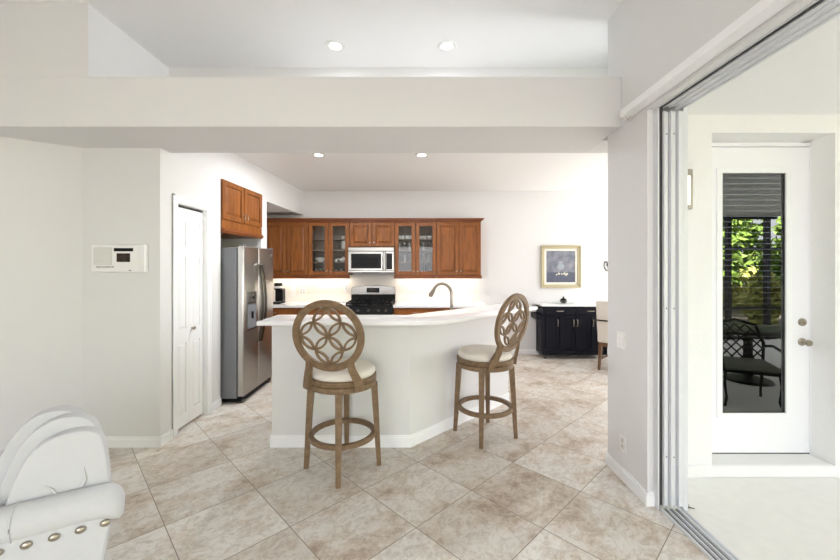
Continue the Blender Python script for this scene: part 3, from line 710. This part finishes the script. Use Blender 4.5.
# ------------------------------------------------------------------ bar stools
def arc(cx, cz, r, a0, a1, n): return [(cx+r*math.cos(a0+(a1-a0)*i/n), 0, cz+r*math.sin(a0+(a1-a0)*i/n)) for i in range(n+1)]
def stool(label, x, y, swivel, legrot):
    t = thing('bar_stool', label, 'bar stool', (x, y, 0), 0, 'swivel bar stools at the counter')
    for k in range(4):
        a = legrot+k*PI/2; c, s = math.cos(a), math.sin(a)
        P = lambda r, z: (r*c, r*s, z)
        MB().sweep([P(.272, 0), P(.262, .15), P(.252, .34), P(.234, .630)], .046, .046, (c, s, 0), taper=[.70, .8, .9, 1.05]).obj('leg', 'stool', t)
    MB().lathe([(.216, .236), (.245, .236), (.249, .240), (.249, .266), (.245, .270), (.216, .270), (.216, .236)], (0, 0, 0), 48).obj('footrest_ring', 'stool', t, 30)
    MB().lathe([(0, .622), (.244, .622), (.250, .627), (.250, .660), (.246, .664), (0, .664)], (0, 0, 0), 48).obj('seat_base', 'stool', t, 30)
    Z = Matrix.Rotation(swivel, 4, 'Z')
    MB().lathe([(0, .666), (.235, .666), (.25, .669), (.252, .674), (.252, .702), (.246, .706), (0, .706)], (0, 0, 0), 48).xf(Z).obj('seat_frame', 'stool', t, 30)
    MB().lathe([(0, .7062), (.236, .7065), (.244, .719), (.243, .744), (.225, .763), (.16, .775), (.08, .779), (0, .780)], (0, 0, 0), 40).obj('seat_cushion', 'cream', t, 60)
    al = math.radians(10)
    T = Z @ Matrix.Translation((0, -.282, 1.035)) @ Matrix.Rotation(al, 4, 'X')
    n = 56
    m = MB()
    rings = []
    for i in range(n):
        a = 2*PI*i/n; ro, ri = (.257, .254), (.210, .207)
        rings.append([m.bm.verts.new(v) for v in ((ro[0]*math.cos(a), -.014, ro[1]*math.sin(a)), (ri[0]*math.cos(a), -.014, ri[1]*math.sin(a)),
                                                  (ri[0]*math.cos(a), .016, ri[1]*math.sin(a)), (ro[0]*math.cos(a), .016, ro[1]*math.sin(a)))])
    es = []
    for i in range(n):
        A, B = rings[i], rings[(i+1) % n]
        for j in range(4): m.bm.faces.new((A[j], A[(j+1) % 4], B[(j+1) % 4], B[j]))
    bmesh.ops.recalc_face_normals(m.bm, faces=m.bm.faces)
    bmesh.ops.bevel(m.bm, geom=[e for e in m.bm.edges if abs(e.verts[0].co.y-e.verts[1].co.y) < 1e-6 and (e.verts[0].co.xz.length-e.verts[1].co.xz.length)**2 < 1e-5], offset=.005, segments=2, affect='EDGES')
    m.xf(T)
    ring = m.obj('backrest_ring', 'stool', t, 40)
    s_ = .1025; m = MB(); R4 = (0, 1, 0)
    for cx, cz in ((s_, 0), (-s_, 0), (0, s_), (0, -s_)): m.sweep(arc(cx, cz, s_*.93, 0, 2*PI, 28)[:-1], .0145, .016, R4, True)
    for sx in (1, -1):
        for sz in (1, -1):
            k = s_*1.0
            A = arc(k*sx, 2*k*sz, k*.93, -PI/2, -PI/2-PI/2*sx, 8) if sz > 0 else arc(k*sx, 2*k*sz, k*.93, PI/2, PI/2+PI/2*sx, 8)
            m.sweep(A, .0145, .016, R4)
            A = arc(2*k*sx, k*sz, k*.93, PI if sx > 0 else 0, (PI+PI/2*sz) if sx > 0 else (-PI/2*sz), 8)
            m.sweep(A, .0145, .016, R4)
    m.xf(T).obj('lattice', 'stool', t)
    for sx in (1, -1):
        q = [(.150, -.256, .862), (.152, -.250, .830), (.158, -.241, .795), (.170, -.226, .758), (.184, -.206, .715), (.192, -.196, .675), (.195, -.192, .640)]
        q = [(a*sx, b, c) for a, b, c in q]
        MB().sweep(q, .056, .026, (-.55*sx, 1, .1), taper=[.85, .9, .95, 1, 1.05, 1.1, 1.1]).xf(Z).obj('bracket', 'stool', t, 40)
    return t
stool('brown round-back bar stool in front of the bar, lattice back turned to the viewer', -.583, 2.825, math.radians(-9), math.radians(5))
stool('brown round-back bar stool by the angled bar side, seen from its side', .586, 3.372, math.radians(46), math.radians(-16))

# ------------------------------------------------------------------ dining side: cart, tray, ornament, picture, sconce, chair
ct = thing('kitchen_cart', 'black rolling kitchen cart with a white top against the back wall', 'cart', (2.543, 6.12, 0))
HW = .528
MB().box(-HW, HW, .02, .36, .07, .868).obj('body', 'navy', ct)
MB().box(-HW-.02, HW+.02, -.012, .372, .8685, .9, .004).obj('top', 'quartz', ct)
for i in range(2):
    a, b_ = (-HW+.035, -.012) if i == 0 else (.012, HW-.035)
    d = MB().box(a, b_, .0, .0195, .735, .85, .004, 1).box(a+.03, b_-.03, -.003, .001, .76, .825, .002, 1).obj('drawer', 'navy', ct)
    bar_pull(d, (a+b_)/2, -.003, .795, .11, False, r=.007)
xs = [-HW+.035, -.258, 0, .258, HW-.035]
for i in range(4):
    a, b_ = xs[i]+.006, xs[i+1]-.006
    d = MB(); st = .04
    d.box(a, a+st, 0, .0195, .16, .715, .003, 1).box(b_-st, b_, 0, .0195, .16, .715, .003, 1).box(a+st, b_-st, 0, .0195, .16, .205, .003, 1).box(a+st, b_-st, 0, .0195, .67, .715, .003, 1).box(a+st, b_-st, .008, .0195, .205, .67)
    d = d.obj('door', 'navy', ct)
    bar_pull(d, (b_-.025) if i in (0, 1) else (a+.025), 0, .60, .11, True, r=.007)
for sx in (-1, 1):
    MB().box(min(sx*(HW-.03), sx*HW), max(sx*(HW-.03), sx*HW), -.004, .0195, .075, .868, .003, 1).obj('corner_post', 'navy', ct)
    for y in (.05, .32):
        cs = MB().lathe([(0, -.012), (.03, -.012), (.034, -.006), (.034, .006), (.03, .012), (0, .012)], (sx*(HW-.05), y, .0345), 16, 'x').obj('caster', 'steel_dark', ct, 40)
        MB().box(sx*(HW-.05)-.018, sx*(HW-.05)+.018, y-.02, y+.02, .0565, .0695, .003).obj('caster_fork', 'nickel', cs)
MB().tube([(-HW, .03, .84), (-HW-.075, .03, .855), (-HW-.085, .1, .857), (-HW-.085, .28, .857), (-HW-.075, .34, .855), (-HW, .34, .84)], .011, 8).obj('towel_bar', 'navy', ct, 50)
m = MB().box(-HW-.095, -HW-.001, .03, .34, .655, .668).box(-HW-.095, -HW-.085, .03, .34, .668, .74).box(-HW-.085, -HW-.001, .03, .042, .668, .74).box(-HW-.085, -HW-.001, .328, .34, .668, .74)
m.obj('spice_rack', 'navy', ct)
m = MB().box(-HW-.006, -HW, .05, .09, .12, .62, .002).box(-HW-.006, -HW, .29, .33, .12, .62, .002).box(-HW-.006, -HW, .09, .29, .12, .16, .002).box(-HW-.006, -HW, .09, .29, .58, .62, .002)
m.obj('side_panel', 'navy', ct)
MB().box(-HW+.03, HW-.03, .012, .35, .0705, .15, .003).obj('plinth', 'navy', ct)
tr = MB().lathe([(0, 0), (.13, 0), (.19, .014), (.186, .018), (.125, .006), (0, .006)], (0, 0, 0), 32).obj('tray', 'clear', None, 40, (2.42, 6.3, .9005)); tag(tr, 'shallow clear glass tray on the black cart', 'tray')
on = thing('ornament', 'small dark silver covered pot on the glass tray', 'ornament', (2.42, 6.3, .9075))
MB().lathe([(0, 0), (.035, 0), (.058, .022), (.06, .04), (.045, .055), (0, .055)], (0, 0, 0), 22).obj('pot', 'steel_dark', on, 50)
MB().lathe([(.052, .0555), (.052, .062), (.03, .078), (.012, .088), (.010, .094), (.015, .102), (.008, .112), (0, .113)], (0, 0, 0), 22).obj('lid', 'iron', on, 50)
pf = thing('framed_picture', 'gold framed still life of a pale vase hanging over the cart', 'picture', (2.445, YB, 1.525))
a_, b_, fwid = .345, .368, .058
m = MB()
def frame_ring(m, w, h, t, y0, y1, bev=.008):
    m.box(-w, w, y0, y1, h-t, h, bev).box(-w, w, y0, y1, -h, -h+t, bev).box(-w, -w+t, y0, y1, -h+t*.5, h-t*.5, bev).box(w-t, w, y0, y1, -h+t*.5, h-t*.5, bev)
frame_ring(m, a_, b_, fwid, -.035, -.0005); frame_ring(m, a_, b_, .02, -.046, -.03, .004)
m.obj('frame', 'gold', pf)
m = MB(); frame_ring(m, a_-fwid+.006, b_-fwid+.006, .042, -.02, -.001, .003); m.obj('liner', 'matboard', pf)
canvas_m, nt, pr_ = new_mat('painted_canvas')
tc = N(nt, 'ShaderNodeTexCoord'); nz = N(nt, 'ShaderNodeTexNoise'); nz.inputs['Scale'].default_value = 9; nz.inputs['Detail'].default_value = 6
rp = N(nt, 'ShaderNodeValToRGB'); rp.color_ramp.elements[0].position = .3; rp.color_ramp.elements[0].color = srgb(92, 96, 112); rp.color_ramp.elements[1].position = .72; rp.color_ramp.elements[1].color = srgb(146, 148, 156)
nt.links.new(tc.outputs['Object'], nz.inputs['Vector']); nt.links.new(nz.outputs['Fac'], rp.inputs[0]); nt.links.new(rp.outputs[0], pr_.inputs['Base Color']); pr_.inputs['Roughness'].default_value = .6
cv = MB().box(-a_+.09, a_-.09, -.012, -.001, -b_+.09, b_-.09).obj('canvas', canvas_m, pf)
MB().box(-a_+.092, a_-.092, -.0128, -.0121, -b_+.092, -.10).obj('painted_table', mat('painted_slate', srgb(84, 88, 106), .6, var=.3, scale=16), cv)
MB().ball((.0, -.0125, -.0), .062, (1, .02, .95)).ball((.0, -.0125, .07), .03, (1.2, .03, .8)).obj('painted_vase', mat('painted_porcelain', srgb(152, 160, 168), .6, var=.25, scale=25), cv, 60)
m = MB()
for x, z, r in ((-.03, -.125, .022), (.02, -.13, .018), (.065, -.122, .024), (.11, -.13, .022), (-.07, -.14, .016), (.09, -.15, .016)): m.ball((x, -.0132, z), r, (1, .05, .8), 10, 6)
m.obj('painted_fruit', mat('painted_cream', srgb(206, 200, 184), .6, var=.2, scale=30), cv, 60)
sc = thing('wall_sconce', 'dark iron scroll sconce on the dining wall, half hidden by the pier', 'sconce', (3.295, YB, 1.56))
MB().lathe([(.05, 0), (.05, -.012), (.03, -.02), (0, -.022)], (0, -.0005, 0), 18, 'y').obj('wall_plate', 'iron', sc, 40)
for sx in (-1, 1):
    q = [(.0, -.02, 0)]+[(sx*(.055-.055*math.cos(a)), -.04-.02*math.sin(a), -.02-.09*math.sin(a)) for a in [PI*i/10 for i in range(1, 11)]]
    q += [(sx*.112, -.05, .02), (sx*.10, -.055, .045), (sx*.085, -.055, .05)]
    ar = MB().tube(q, .009, 8).obj('arm', 'iron', sc, 60)
    MB().lathe([(.012, .03), (.03, .05), (.028, .054), (0, .054)], (sx*.085, -.055, 0), 14).obj('bobeche', 'iron', ar, 40)
    MB().lathe([(.012, .0545), (.012, .14), (0, .143)], (sx*.085, -.055, 0), 12).obj('candle_sleeve', 'china', ar, 40)
dc = thing('dining_chair', 'cream upholstered dining chair with brown legs showing behind the pier', 'chair', (3.01, 5.585, 0), PI/4)
# the chair faces +X
MB().prism([(-.30, .46), (-.345, .72), (-.375, .98), (-.36, 1.015), (-.31, 1.02), (-.275, .99), (-.24, .72), (-.20, .46)], -.235, .235, 'y', .02, 3).obj('backrest', 'cream', dc, 40)
MB().box(-.30, .26, -.24, .24, .40, .495, .025, 3).obj('seat', 'cream', dc, 40)
MB().box(-.29, .25, -.225, .225, .345, .3995, .004).obj('apron', 'darkwood', dc)
for y in (-.20, .20):
    MB().sweep([(-.335, y, 0), (-.30, y, .16), (-.268, y, .3445)], .042, .042, (0, 1, 0), taper=[.75, .9, 1.1]).obj('leg', 'darkwood', dc)
    MB().sweep([(.23, y, 0), (.225, y, .3445)], .042, .042, (0, 1, 0), taper=[.75, 1.1]).obj('leg', 'darkwood', dc)
    MB().box(-.29, .21, y-.01, y+.01, .14, .17, .003).obj('stretcher', 'darkwood', dc)
    ys = 1 if y > 0 else -1
    MB().tube([(-.355, ys*.25, .725), (-.2, ys*.255, .70), (.05, ys*.26, .68), (.10, ys*.255, .64), (.10, ys*.25, .46)], .016, 8).obj('armrest', 'iron', dc, 60)

MB().tube([(-.345, .225, .735), (-.375, .21, .738), (-.378, .0, .735), (-.375, -.21, .738), (-.345, -.225, .735)], .011, 8).obj('back_bar', 'iron', dc, 60)
# ------------------------------------------------------------------ armchair in the near left corner
ac = thing('armchair', 'white upholstered wing armchair with rolled arms and silver studs', 'armchair', (-1.12, 1.438, 0), math.radians(32.34))
def cushion(prof, y0, y1, bev, seg=4):
    m = MB().prism(prof, y0, y1, 'y', bev, seg); return m
def smooth_closed(pts, it=2):
    for _ in range(it):
        q = []
        for i in range(len(pts)-1):
            a, b = pts[i], pts[i+1]
            q += [(a[0]*.75+b[0]*.25, a[1]*.75+b[1]*.25), (a[0]*.25+b[0]*.75, a[1]*.25+b[1]*.75)]
        pts = [pts[0]]+q+[pts[-1]]
    return pts
L3 = [(-.066, .50), (-.07, .629), (-.077, .738), (-.089, .82), (-.106, .862), (-.171, .880), (-.238, .869), (-.297, .828), (-.335, .745), (-.365, .626), (-.375, .50)]
L2 = [(-.080, .50), (-.083, .583), (-.09, .698), (-.099, .792), (-.115, .862), (-.144, .904), (-.199, .926), (-.26, .914), (-.322, .868), (-.372, .753), (-.401, .615), (-.41, .50)]
L1 = [(-.09, .48), (-.096, .538), (-.103, .658), (-.117, .763), (-.147, .867), (-.195, .923), (-.227, .934), (-.273, .939), (-.332, .913), (-.385, .834), (-.433, .713), (-.45, .48)]
bk = MB()
for prof, y0, y1 in ((L3, .085, .15), (L2, .14, .205), (L1, .195, .27)): bk.prism(smooth_closed(prof, 2), y0, y1, 'y', .024, 4)
bk.prism([(-.45, .3), (-.46, .68), (-.42, .72), (-.30, .72), (-.25, .66), (-.25, .3)], .25, .60, 'y', .03, 3)
bko = bk.obj('wing_back', 'linen', ac, 50)
# seat, far side, legs (mostly outside the frame)
MB().box(-.92, -.24, .09, .62, .20, .40, .02, 3).obj('seat_base', 'linen', ac, 40)
MB().box(-.93, -.44, .14, .60, .4005, .50, .04, 4).obj('seat_cushion', 'linen', ac, 40)
def roll_arm(y0, flip, cut=0):
    m = MB(); n = 20
    secs = []
    for x, r, dz in ((-.95, .050, -.016), (-.93, .061, -.017), (-.3, .061, -.017), (-.13, .061, -.018), (-.08, .063, -.021), (-.05, .064, -.032), (-.033, .056, -.042), (-.022, .038, -.048)):
        secs.append([m.bm.verts.new((x-cut*(x > -.5), y0+flip*(.055+r*1.0*math.cos(2*PI*j/n)), .623+dz+r*math.sin(2*PI*j/n))) for j in range(n)])
    for A, B in zip(secs, secs[1:]):
        for j in range(n): m.bm.faces.new((A[j], A[(j+1) % n], B[(j+1) % n], B[j]))
    m.bm.faces.new(secs[0]); m.bm.faces.new(secs[-1])
    bmesh.ops.recalc_face_normals(m.bm, faces=m.bm.faces)
    return m
arm = roll_arm(0, 1).obj('arm', 'linen', ac, 50)
apn = MB().prism([(-.94, .14), (-.94, .575), (-.052, .575), (-.062, .5), (-.085, .36), (-.10, .14)], .012, .10, 'y', .012, 3).obj('arm_panel', 'linen', arm, 40)
for i, x in enumerate([-.072-.0705*k for k in range(12)]):
    MB().ball((x, .008, .540), .0165, (1, .55, .82), 16, 10).obj('stud', 'nickel', arm, 60)
arm2 = roll_arm(.70, -1, .34).obj('arm', 'linen', ac, 50)
MB().prism([(-.94, .14), (-.94, .575), (-.392, .575), (-.402, .5), (-.425, .36), (-.44, .14)], .60, .688, 'y', .012, 3).obj('arm_panel', 'linen', arm2, 40)
for x in (-.88, -.30):
    for y in (.11, .55): MB().lathe([(.018, 0), (.028, .19)], (x, y, 0), 12).obj('leg', 'darkwood', ac, 40)
# tuft creases on the wing and the seam on the arm
MB().tube([(-.150, .081, .665), (-.141, .0825, .69), (-.144, .085, .735)], .0055, 8, taper=[1, .9, .2]).obj('tuft_crease', 'linen', bko, 60)
MB().tube([(-.222, .081, .655), (-.235, .0825, .68), (-.256, .085, .70)], .0055, 8, taper=[1, .9, .2]).obj('tuft_crease', 'linen', bko, 60)
MB().tube([(-.322, .055+.0622*math.cos(a), .606+.0622*math.sin(a)) for a in [PI*.45+PI*.85*i/12 for i in range(13)]], .003, 6).obj('arm_seam', 'linen', arm, 60)

# ------------------------------------------------------------------ patio: sconce, twig, chair, table, screen wall, planting
ps = thing('patio_sconce', 'chrome framed wall sconce on the patio wall, partly behind the door jamb', 'sconce', (1.918, PY, 2.06))
hc = [(.07*math.cos(a), -.01-.085*math.sin(a)) for a in [PI*i/12 for i in range(13)]]
MB().prism(hc, -.11, .11, 'z').obj('glass_shade', 'sconce_glass', ps, 40)
m = MB()
ho = [(.08*math.cos(a), -.004-.098*math.sin(a)) for a in [PI*i/12 for i in range(13)]]
m.prism(ho, .105, .15, 'z').obj('chrome_cap', 'nickel', ps, 40)
MB().prism(ho, -.128, -.107, 'z').obj('chrome_cap', 'nickel', ps, 40)
m = MB()
for a in (PI*.05, PI*.35, PI*.65, PI*.95): m.box(.079*math.cos(a)-.004, .079*math.cos(a)+.004, -.006-.096*math.sin(a)-.004, -.006-.096*math.sin(a)+.004, -.11, .11)
m.obj('chrome_bar', 'nickel', ps)
MB().ball((0, -.06, -.142), .016).obj('finial', 'iron', ps, 60)
MB().box(-.075, .075, -.010, -.0003, -.12, .14).obj('back_plate', 'nickel', ps)
tg = MB().tube([(1.72, 2.43, -.056), (1.745, 2.42, -.052), (1.775, 2.412, -.055)], .004, 6, taper=[.4, 1, .5]).tube([(1.745, 2.42, -.053), (1.76, 2.445, -.048)], .003, 6, taper=[1, .4]).obj('twig', 'twig')
tag(tg, 'small dry twig lying on the pale patio floor near the jamb', 'twig')
# seen only as a reflection in the door glass
pc2 = thing('patio_chair', 'dark cast metal patio chair with lattice back, reflected in the door glass', 'chair', (3.80, 1.56, -.06), math.radians(205))
MB().box(-.25, .25, -.24, .24, .40, .47, .03, 3).obj('cushion', 'cushion', pc2, 40)
MB().box(-.25, .25, -.25, .25, .375, .398, .006).obj('seat_frame', 'bronze', pc2)
for sx in (-1, 1):
    MB().tube([(sx*.24, -.24, .375), (sx*.25, -.25, .25), (sx*.23, -.245, .1), (sx*.255, -.28, .0)], .016, 8, taper=[1.2, 1, .8, .9]).obj('leg', 'bronze', pc2, 50)
    MB().tube([(sx*.23, .24, .375), (sx*.235, .26, .25), (sx*.225, .255, .1), (sx*.24, .30, .0)], .016, 8, taper=[1.2, 1, .8, .9]).obj('leg', 'bronze', pc2, 50)
    MB().tube([(sx*.26, .27, .62), (sx*.29, .1, .65), (sx*.29, -.15, .63), (sx*.27, -.22, .57), (sx*.25, -.22, .38)], .016, 8).obj('armrest', 'bronze', pc2, 50)
m = MB().tube([(-.24, .24, .38), (-.26, .28, .65), (-.20, .33, .86), (0, .35, .92), (.20, .33, .86), (.26, .28, .65), (.24, .24, .38)], .018, 8)
m.obj('back_frame', 'bronze', pc2, 50)
m = MB()
for i in range(-4, 5):
    for s in (1, -1):
        q = []
        for k in range(9):
            z = .42+.44*k/8; x = i*.1+s*(z-.64)*.9
            lim = .255 if z < .72 else .255*math.sqrt(max(0, 1-((z-.72)/.2)**2))
            if abs(x) < lim: q.append((x, .235+.11*(z-.38)/.5, z))
        if len(q) > 1: m.tube(q, .009, 5)
m.obj('lattice', 'bronze', pc2)
tb = thing('patio_table', 'dark round patio table, reflected in the door glass behind the chair', 'table', (4.55, .75, -.06))
MB().lathe([(0, .70), (.6, .70), (.62, .715), (.6, .73), (0, .73)], (0, 0, 0), 40).obj('table_top', 'bronze', tb, 40)
MB().lathe([(.28, 0), (.26, .03), (.06, .08), (.05, .6), (.12, .70)], (0, 0, 0), 20).obj('pedestal', 'bronze', tb, 40)
m = MB()
for x in (2.2, 3.3, 4.4, 5.5, 6.75, 7.6): m.box(x-.04, x+.04, -2.3, -2.2, -.06, 2.64)
for z in (-.02, .62, 1.92, 2.6): m.box(1.6, 7.8, -2.29, -2.21, z-.03, z+.03)
for y in (-1.1, .1, 1.3, 2.5): m.box(7.75, 7.85, y-.04, y+.04, -.06, 2.64)
for z in (.62, 1.92): m.box(7.76, 7.84, -2.2, 2.77, z-.03, z+.03)
struct(m.obj('trim_5', 'screen'))
struct(MB().box(-40, 40, -40, 30, -.4, -.2).obj('ground', 'lawn'))
def tree(name, label, x, y, h, r, m_leaf, n, seed):
    rd = random.Random(seed); t = thing(name, label, 'tree', (x, y, -.2), 0, 'trees beyond the patio screen')
    MB().tube([(0, 0, 0), (.08, .05, h*.3), (-.05, .1, h*.65)], .09, 8, taper=[1.2, .9, .4]).obj('trunk', 'bark', t, 60)
    m = MB(); bm = m.bm
    for _ in range(n):
        u = rd.uniform(-1, 1); a = rd.uniform(0, 2*PI); k = rd.random()**.4; q = math.sqrt(1-u*u)
        lump = 1+.25*math.sin(3*a+seed)*math.cos(4*u+seed)
        c = Vector((r*k*lump*q*math.cos(a), r*k*lump*q*math.sin(a), h*.62+r*1.0*k*lump*u*(h*.36/r)))
        e1 = Vector((rd.gauss(0, 1), rd.gauss(0, 1), rd.gauss(0, 1))).normalized(); e2 = e1.cross(Vector((rd.gauss(0, 1), rd.gauss(0, 1), rd.gauss(0, 1)))).normalized()
        s = rd.uniform(.07, .17)
        bm.faces.new([bm.verts.new(c+e1*s*1.5), bm.verts.new(c+e2*s*.6), bm.verts.new(c-e1*s*1.5), bm.verts.new(c-e2*s*.6)])
    m.obj('crown', m_leaf, t)
tree('young_tree', 'bright green tree beyond the screen, reflected in the upper door glass', 9.4, -6.4, 4.4, 1.5, 'leaf', 2600, 1)
tree('bushy_shrub', 'yellow-green shrub beyond the screen, reflected in the middle of the door glass', 6.5, -4.7, 2.0, .85, 'leaf2', 2200, 2)
tree('bushy_shrub', 'dense green shrub beyond the screen, reflected beside the door knob', 9.9, -3.6, 2.4, 1.0, 'leaf', 2200, 3)
tree('bushy_shrub', 'low pale shrub beyond the screen, reflected left of the others in the door glass', 8.15, -2.95, 1.5, .33, 'leaf2', 1000, 5)
tree('young_tree', 'broad green tree behind the shrubs, reflected in the middle of the door glass', 13.4, -6.2, 4.6, 1.5, 'leaf', 2600, 6)
tree('young_tree', 'tall loose tree farther off, reflected under the dark patio ceiling', 13.0, -15.0, 6.8, 2.4, 'leaf2', 1800, 4)

hg = thing('hedge', 'long clipped green hedge closing off the garden, reflected low in the door glass', 'hedge', (12.0, -9.6, -.2))
rd = random.Random(9); m = MB()
for _ in range(6000):
    c = Vector((rd.uniform(-4, 4), rd.uniform(-.4, .4), 2.3*rd.random()**.8))
    e1 = Vector((rd.gauss(0, 1), rd.gauss(0, 1), rd.gauss(0, 1))).normalized(); e2 = e1.cross(Vector((rd.gauss(0, 1), rd.gauss(0, 1), rd.gauss(0, 1)))).normalized()
    q = rd.uniform(.07, .14)
    m.bm.faces.new([m.bm.verts.new(c+e1*q*1.5), m.bm.verts.new(c+e2*q*.6), m.bm.verts.new(c-e1*q*1.5), m.bm.verts.new(c-e2*q*.6)])
m.obj('foliage', 'leaf2', hg)
